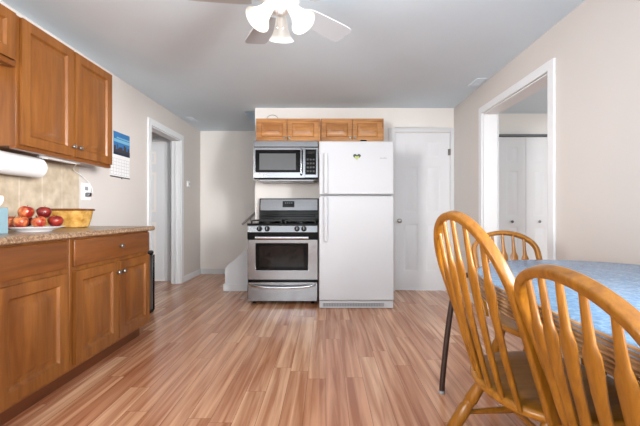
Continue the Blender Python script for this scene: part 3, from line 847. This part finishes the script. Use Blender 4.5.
# small flat plates on the ceiling
for (x, y, lab) in ((1.555, 3.60, 'small white ceiling plate near the right doorway'), (-1.93, 5.02, 'small white ceiling plate near the left doorway')):
    cpv = thing('ceiling_vent', lab, 'vent', (x, y, CZ), group=None)
    MB().box(x - 0.05, x + 0.05, y - 0.11, y + 0.11, CZ - 0.007, CZ).build('cover', M['ceiling'], cpv, bevel=0.003)
    for i in range(4):
        MB().box(x - 0.035, x + 0.035, y - 0.075 + i * 0.045, y - 0.065 + i * 0.045, CZ - 0.009, CZ - 0.006).build('slot', M['ceiling'], cpv)

# ------------------------------------------------------------------ things on the counter
tb = thing('tissue_box', 'pale blue tissue box on the counter at the left edge', 'tissue box', (-1.715, 1.76, KZ))
MB().box(-1.775, -1.652, 1.70, 1.82, KZ, KZ + 0.135).build('carton', M['tissue_box'], tb, bevel=0.002)
tsv = []
for i in range(9):
    r_ = []
    for j in range(12):
        a = 2 * PI * j / 12; h = i / 8
        rad = (0.030 + 0.018 * math.sin(3 * a) * h) * (1 - 0.55 * h ** 2) * (1 + 0.35 * h)
        r_.append((-1.685 + rad * math.cos(a) + 0.02 * h, 1.765 + 0.7 * rad * math.sin(a), KZ + 0.1345 + 0.055 * h + 0.008 * h * math.sin(5 * a)))
    tsv.append(r_)
MB().loft(tsv).build('tissue', M['paper'], tb, label='white tissue sticking out')

PX, PY = -1.700, 2.04
tag(MB().lathe([(0.085, 0), (0.09, 0.006), (0.118, 0.016), (0.146, 0.026), (0.148, 0.029), (0.120, 0.022), (0.088, 0.012), (0.01, 0.010)], (PX, PY, KZ), seg=40).build('plate', M['plate']), 'round white plate under the red apples on the counter', 'plate')
AP = [(-0.100, -0.030, 0, 'red apple at the front left rim of the white plate'), (-0.024, -0.062, 0, 'orange-red apple at front centre of the pile on the plate'),
      (0.056, -0.035, 0, 'bright red apple at the front right of the pile'), (0.106, 0.026, 0, 'dark red apple at the right rim of the plate by the casserole dish'),
      (-0.092, 0.048, 0, 'dark red apple at the back left of the plate beside the tissue box'), (-0.006, 0.042, 0, 'red apple hidden in the middle of the pile'),
      (0.036, 0.106, 0, 'red apple at the back of the plate behind the others'),
      (-0.040, -0.010, 1, 'large orange-red apple on top of the pile with its stem up'), (0.046, 0.014, 1, 'dark red apple on top of the pile at the right')]
a_prof = [(0.002, -0.028), (0.010, -0.033), (0.019, -0.034), (0.028, -0.028), (0.0365, -0.012), (0.040, 0.004), (0.0385, 0.018), (0.031, 0.030), (0.021, 0.034), (0.012, 0.032), (0.005, 0.024), (0.001, 0.020)]
apple_mesh = None
for i, (dx, dy, lay, lab) in enumerate(AP):
    a = thing('apple', lab, 'apple', (PX + dx, PY + dy, KZ + 0.053 + lay * 0.056 + (0.004 if i in (4, 6, 3) else 0)), 0.7 * i, 'apples on the plate')
    dark = i in (3, 4, 8, 5)
    sk = MB().lathe(a_prof, seg=24, cap=True).build('skin', apple_material('apple_skin', lin(92, 16, 18) if dark else lin(140, 30, 22), lin(160, 52, 34) if dark else lin(222, 142, 84), i * 1.7), a, local=True, smooth=60)
    MB().tube([(0, 0, 0.020), (0.001, 0, 0.034), (0.005, 0.001, 0.046)], 0.0016, 6).build('stem', M['stem'], a, local=True)
    a.rotation_euler = (0.25 * math.sin(i * 2.3), 0.3 * math.cos(i * 1.3), 0.7 * i)
    s_ = 0.97 if i == 7 else 0.89
    a.scale = (s_,) * 3


def rrect(cx, cy, hx, hy, r, z, n=6):
    out = []
    for (sx, sy, a0) in ((1, 1, 0), (-1, 1, PI / 2), (-1, -1, PI), (1, -1, 3 * PI / 2)):
        for k in range(n + 1):
            a = a0 + PI / 2 * k / n
            out.append((cx + sx * (hx - r) + r * math.cos(a), cy + sy * (hy - r) + r * math.sin(a), z))
    return out


cd = thing('casserole_dish', 'amber casserole dish with brown rim on the counter behind the apples', 'dish', (-1.895, 2.56, KZ))
L = [rrect(-1.895, 2.56, hx, hy, 0.055, KZ + z) for hx, hy, z in ((0.120, 0.075, 0), (0.130, 0.085, 0.006), (0.142, 0.095, 0.06), (0.152, 0.104, 0.128), (0.146, 0.098, 0.128), (0.134, 0.088, 0.06), (0.122, 0.078, 0.014))]
MB().loft(L).build('bowl', M['amber'], cd)
L = [rrect(-1.895, 2.56, hx, hy, 0.058, KZ + z) for hx, hy, z in ((0.153, 0.105, 0.1215), (0.160, 0.111, 0.1235), (0.161, 0.112, 0.133), (0.155, 0.106, 0.138), (0.146, 0.098, 0.136), (0.144, 0.096, 0.129))]
L.append(L[0])
MB().loft(L, closed_ends=False).build('rim', M['dish_rim'], cd, label='glossy brown scalloped rim')

# bin beyond the counter end
bn = thing('waste_bin', 'slim grey bin with black frame on the floor past the counter end', 'bin', (-1.885, 3.42, 0))
MB().box(-2.035, -1.748, 3.29, 3.545, 0.02, 0.585).build('body', M['bin_body'], bn, bevel=0.02)
MB().box(-2.04, -1.742, 3.285, 3.552, 0.575, 0.625).build('lid', M['black'], bn, bevel=0.018, label='black lid')
MB().box(-1.752, -1.738, 3.285, 3.30, 0.02, 0.58).box(-1.752, -1.736, 3.535, 3.552, 0.02, 0.58).build('frame', M['black'], bn, bevel=0.004, label='black upright frame edges')
MB().box(-2.04, -1.742, 3.285, 3.552, 0.0, 0.03).build('base', M['black'], bn, bevel=0.01, label='black base')

# ------------------------------------------------------------------ ceiling fan
FX, FYc = -0.242, 1.876
fan = thing('ceiling_fan', 'white ceiling fan with three lit bell-shaped glass shades', 'ceiling fan', (FX, FYc, 2.15))
MB().lathe([(0.080, 2.346), (0.080, 2.325), (0.060, 2.30), (0.04, 2.28)], (FX, FYc, 0), seg=28).build('ceiling_mount', M['fan_white'], fan)
MB().lathe([(0.04, 2.285), (0.085, 2.275), (0.105, 2.25), (0.108, 2.16), (0.095, 2.13), (0.062, 2.115), (0.05, 2.10)], (FX, FYc, 0), seg=32).build('motor_housing', M['fan_white'], fan)
MB().lathe([(0.045, 2.13), (0.05, 2.12), (0.05, 2.095), (0.040, 2.075), (0.012, 2.065)], (FX, FYc, 0), seg=24).build('light_kit_hub', M['fan_white'], fan)
BZ = 2.0
for i in range(5):
    a = math.radians(90 - 45) - i * 2 * PI / 5
    d = Vector((math.cos(a), math.sin(a), 0)); w = Vector((-d.y, d.x, 0)); c0 = Vector((FX, FYc, 2.128))
    tilt = -0.17
    wv = (w * math.cos(tilt) + Vector((0, 0, 1)) * math.sin(tilt))
    nv = d.cross(wv).normalized()
    out = []
    for (r_, hw) in ((0.155, 0.045), (0.18, 0.058), (0.26, 0.066), (0.36, 0.072), (0.45, 0.075), (0.485, 0.073), (0.502, 0.064), (0.508, 0.047)):
        out.append((r_, hw))
    pts = [(r_, hw) for r_, hw in out] + [(r_, -hw) for r_, hw in out[::-1]]
    lo = [c0 + d * r_ + wv * h - nv * 0.003 for r_, h in pts]; hi = [c0 + d * r_ + wv * h + nv * 0.003 for r_, h in pts]
    bl = MB().loft([lo, hi]).build('blade', M['fan_blade'], fan)
    ir = MB().loft([[c0 + d * r_ + wv * h + nv * q for r_, h in ((0.09, 0.018), (0.15, 0.014), (0.20, 0.035), (0.235, 0.0), (0.20, -0.035), (0.15, -0.014), (0.09, -0.018))] for q in (0.004, 0.009)])
    ir.build('blade_iron', M['fan_white'], bl)
for ang in (96, 216, 336):
    a = math.radians(ang)
    d = Vector((math.cos(a), math.sin(a), 0)); ax = (d * 0.6 + Vector((0, 0, -0.8))).normalized()
    p0 = Vector((FX, FYc, 2.105)) + d * 0.03
    p1 = p0 + d * 0.025 - Vector((0, 0, 0.004))
    arm = MB().tube([p0, p1, p1 + ax * 0.02], [0.012, 0.014, 0.022], 12).build('lamp_holder', M['fan_white'], fan)
    prof = [(r * 1.1, h * 1.15) for r, h in [(0.020, 0.0), (0.026, 0.006), (0.030, 0.030), (0.036, 0.058), (0.047, 0.085), (0.060, 0.103), (0.064, 0.108), (0.061, 0.107), (0.045, 0.086), (0.034, 0.058), (0.028, 0.030), (0.022, 0.010)]]
    MB().lathe(prof, p1 + ax * 0.012, ax, 32, cap=False).build('lamp_shade', M['shade'], fan, label='frosted white glass bell shade')
    MB().lathe([(0.010, 0.0), (0.012, 0.012), (0.022, 0.032), (0.026, 0.048), (0.022, 0.063), (0.010, 0.072), (0.002, 0.074)], p1 + ax * 0.016, ax, 18).build('bulb', M['bulb'], fan)
    ld = bpy.data.lights.new('fan_bulb_light', 'POINT'); ld.energy = 0.12; ld.shadow_soft_size = 0.03; ld.color = (1, 0.97, 0.93)
    lo_ = bpy.data.objects.new('fan_bulb_light', ld); C.objects.link(lo_); lo_.location = p1 + ax * 0.112
for dx in (-0.012, 0.018):
    MB().tube([(FX + dx, FYc - 0.05, 2.06), (FX + dx, FYc - 0.053, 1.97)], 0.0016, 6).lathe([(0.002, 0.012), (0.005, 0.008), (0.005, 0.0), (0.002, -0.004)], (FX + dx, FYc - 0.053, 1.962), seg=8).build('pull_chain', M['chain'], fan)

# ------------------------------------------------------------------ dining table
TX, TYc, TZ = 1.094, 0.80, 0.76
TA, TB, TS = 0.535, 0.75, 0.26      # half width, end radius, half straight


def t_outline(off, z, n=72):
    out = []
    for i in range(n):
        a = 2 * PI * i / n
        ex = 2 / 2.15
        c_, s_ = math.cos(a), math.sin(a)
        x = math.copysign(abs(c_) ** ex, c_) * (TA + off)
        y = math.copysign(abs(s_) ** ex, s_) * (TB + off)
        y += TS * (1 if s_ > 0 else -1 if s_ < 0 else 0)
        out.append((TX + x, TYc + y, z))
    return out


tab = thing('dining_table', 'oval dining table with blue laminate top and ribbed brown edge by the right wall', 'table', (TX, TYc, 0))
MB().loft([t_outline(-0.012, 0.735), t_outline(-0.004, 0.735), t_outline(-0.004, 0.757), t_outline(-0.009, 0.76)]).build('tabletop', M['blue_top'], tab, label='speckled blue laminate top')
loops = []
RB = 7
eb = MB()
prev = None
prof = []
for i in range(RB):
    z1 = 0.757 - i * 0.0115
    prof += [(-0.004, z1, 0), (0.000, z1 - 0.002, 0), (0.000, z1 - 0.0065, 0), (-0.004, z1 - 0.0085, 1), (-0.007, z1 - 0.0095, 1)]
prof.append((-0.007, 0.757 - RB * 0.0115, 1)); prof.append((-0.03, 0.757 - RB * 0.0115, 1))
for (o0, z0, s0), (o1, z1, s1) in zip(prof[:-1], prof[1:]):
    eb.slot(1 if s1 else 0)
    eb.loft([t_outline(o0, z0), t_outline(o1, z1)], closed_ends=False)
eb.build('edge_band', [M['rib'], M['rib_dark']], tab, label='horizontally ribbed brown edge band')
MB().loft([t_outline(-0.06, 0.69), t_outline(-0.06, 0.734)]).build('underframe', M['bronze'], tab)
for (sx, sy) in ((-1, 1), (1, 1), (-1, -1), (1, -1)):
    fx, fy_ = TX + sx * 0.452, TYc + sy * 1.14
    path = smooth_path([(fx, fy_, 0.012), (fx + sx * -0.006, fy_, 0.10), (fx - sx * 0.030, fy_ - sy * 0.008, 0.35), (fx - sx * 0.062, fy_ - sy * 0.02, 0.58), (fx - sx * 0.085, fy_ - sy * 0.05, 0.655), (fx - sx * 0.15, fy_ - sy * 0.16, 0.682), (fx - sx * 0.28, fy_ - sy * 0.38, 0.685)], 6)
    lg = MB().tube(path, 0.015, 12).build('leg', M['bronze'], tab, label='dark brown bent metal tube leg')
    MB().lathe([(0.014, 0), (0.017, 0.003), (0.0165, 0.014), (0.0155, 0.018)], (fx, fy_, 0), seg=14).build('foot_glide', M['grey_plastic'], lg)

# ------------------------------------------------------------------ dining chairs


def make_chair(label, wf, wm, v0, H, rec, splay=0.262, front=0.245, sw=0.238, near=None, near_front=None, gap=0.067, shift=0.0):
    """hoop-back chair; local frame: front is +y, back foot line at y = 0, seat top z = 0.44"""
    t = thing('dining_chair', label, 'chair', (0, 0, 0), 0, 'oak hoop-back dining chairs')
    SZ = 0.44

    def bp(u, v, n=0.0):
        return Vector((u, -math.sin(rec) * v + math.cos(rec) * n, SZ + math.cos(rec) * v + math.sin(rec) * n))
    # saddle seat: rounded D outline
    def seat_loop(sc, z, dish=0.0):
        out = []
        N = 56
        for i in range(N):
            a = 2 * PI * i / N
            c_, s_ = math.cos(a), math.sin(a)
            e = 2 / 2.4
            x = math.copysign(abs(c_) ** e, c_) * sw * sc
            y = 0.165 + math.copysign(abs(s_) ** e, s_) * (0.225 if s_ > 0 else 0.240) * sc
            x *= 1.0 + 0.05 * (y - 0.165) / 0.22
            out.append((x + shift, y, z))
        return out
    MB().loft([seat_loop(0.90, SZ - 0.036), seat_loop(0.985, SZ - 0.026), seat_loop(1.0, SZ - 0.012), seat_loop(0.985, SZ - 0.003), seat_loop(0.95, SZ), seat_loop(0.70, SZ - 0.004), seat_loop(0.40, SZ - 0.009), seat_loop(0.05, SZ - 0.010)]).build('seat', M['oak_seat'], t, local=True, smooth=50)
    # bent hoop, rounded rectangular section
    cen = []
    for i in range(14):
        f = i / 14; cen.append((-(wf + (wm - wf) * math.sin(f * PI / 2)), v0 * f - 0.012 * (1 - f)))
    for i in range(41):
        a = PI - PI * i / 40; cen.append((wm * math.cos(a), v0 + (H - v0) * math.sin(a)))
    for i in range(13, -1, -1):
        f = i / 14; cen.append((wf + (wm - wf) * math.sin(f * PI / 2), v0 * f - 0.012 * (1 - f)))
    sec = []
    hr_, hn_, rr_ = 0.0122, 0.0150, 0.006
    for (sx, sy, a0) in ((1, 1, 0), (-1, 1, PI / 2), (-1, -1, PI), (1, -1, 3 * PI / 2)):
        for k in range(4):
            a = a0 + PI / 2 * k / 3
            sec.append((sx * (hr_ - rr_) + rr_ * math.cos(a), sy * (hn_ - rr_) + rr_ * math.sin(a)))
    loops = []
    for i, (u, v) in enumerate(cen):
        (ua, va), (ub, vb) = cen[max(0, i - 1)], cen[min(len(cen) - 1, i + 1)]
        tx, ty = ub - ua, vb - va; ln = math.hypot(tx, ty); nx, ny = -ty / ln, tx / ln
        loops.append([bp(u + nx * a, v + ny * a, b) for a, b in sec])
    MB().loft(loops).build('hoop', M['oak'], t, local=True, smooth=50)
    # five arrow spindles
    for k in range(5):
        q = k - 2
        ut = q * gap; ub_ = q * (gap - 0.009)
        a = math.acos(max(-1, min(1, ut / wm)))
        vt = v0 + (H - v0) * math.sin(a) - 0.010
        top = bp(ut, vt); yb = -0.062 + 0.005 * q * q
        bot = Vector((ub_, yb, SZ - 0.015))
        stations = [(0.0, 0.0075, 0.0075), (0.10, 0.0085, 0.0085), (0.30, 0.0135, 0.009), (0.55, 0.0195, 0.0085), (0.68, 0.0240, 0.008), (0.725, 0.0235, 0.008), (0.775, 0.013, 0.0085), (0.85, 0.0092, 0.0085), (1.0, 0.007, 0.007)]
        lp = []
        side = Vector((1, 0, 0)); ax = (top - bot).normalized(); nrm = ax.cross(side).normalized()
        for (f, w_, d_) in stations:
            p = bot.lerp(top, f) + Vector((0, -0.012 * math.sin(PI * f), 0))
            lp.append([p + side * math.cos(b) * w_ + nrm * math.sin(b) * d_ for b in [2 * PI * j / 12 for j in range(12)]])
        MB().loft(lp).build('spindle', M['oak'], t, local=True, smooth=50)
    # turned legs and H stretcher
    legs = {}
    for (sx, yy, fx, fy_) in ((-1, 0.02, splay, -0.165), (1, 0.02, near or splay, -0.165), (-1, 0.31, front, 0.405), (1, 0.31, near_front or front, 0.405)):
        a = Vector((sx * min(0.15, fx - 0.02), yy, SZ - 0.028)); b = Vector((sx * fx, fy_, 0.0)); ln = (b - a).length
        prof = [(0.016, 0.0), (0.018, 0.04), (0.022, 0.10), (0.0235, 0.125), (0.019, 0.13), (0.021, 0.14), (0.019, 0.15), (0.0235, 0.158), (0.0235, 0.23), (0.021, 0.30), (0.018, 0.36), (0.0155, ln - 0.03), (0.0145, ln)]
        MB().lathe(prof, a, b - a, 16).build('leg', M['oak'], t, local=True, smooth=50)
        legs[(sx, yy > 0.1)] = (a, b)

    def at(k, f):
        a, b = legs[k]; return a.lerp(b, f)
    mids = []
    for sx in (-1, 1):
        p, q = at((sx, False), 0.40), at((sx, True), 0.40)
        MB().tube([p.lerp(q, f) for f in (0, 0.2, 0.5, 0.8, 1)], [0.008, 0.010, 0.014, 0.010, 0.008], 10).build('stretcher', M['oak'], t, local=True, smooth=50)
        mids.append(p.lerp(q, 0.5))
    MB().tube([mids[0].lerp(mids[1], f) for f in (0, 0.2, 0.5, 0.8, 1)], [0.008, 0.010, 0.013, 0.010, 0.008], 10).build('stretcher', M['oak'], t, local=True, smooth=50)
    return t


def place(t, x, y, yaw):
    # yaw measured from +y toward +x
    t.location = (x, y, 0); t.rotation_euler = (0, 0, -yaw)


c1 = make_chair('tall hoop-back oak chair with its seat showing, left of the blue table', 0.188, 0.204, 0.35, 0.587, 0.341, sw=0.247, near=0.20, near_front=0.20, shift=-0.024)
place(c1, 0.593, 1.136, 1.458)
c2 = make_chair('oak hoop-back chair nearest the camera, cut by the bottom right corner', 0.190, 0.195, 0.352, 0.470, 0.36, 0.11, 0.13, 0.198, gap=0.064)
place(c2, 0.623, 0.690, 1.60)
c3 = copy_tree(c2)
c3['label'] = 'oak hoop-back chair at the far end of the blue table by the doorway'
place(c3, 1.074, 1.95, 3.077)
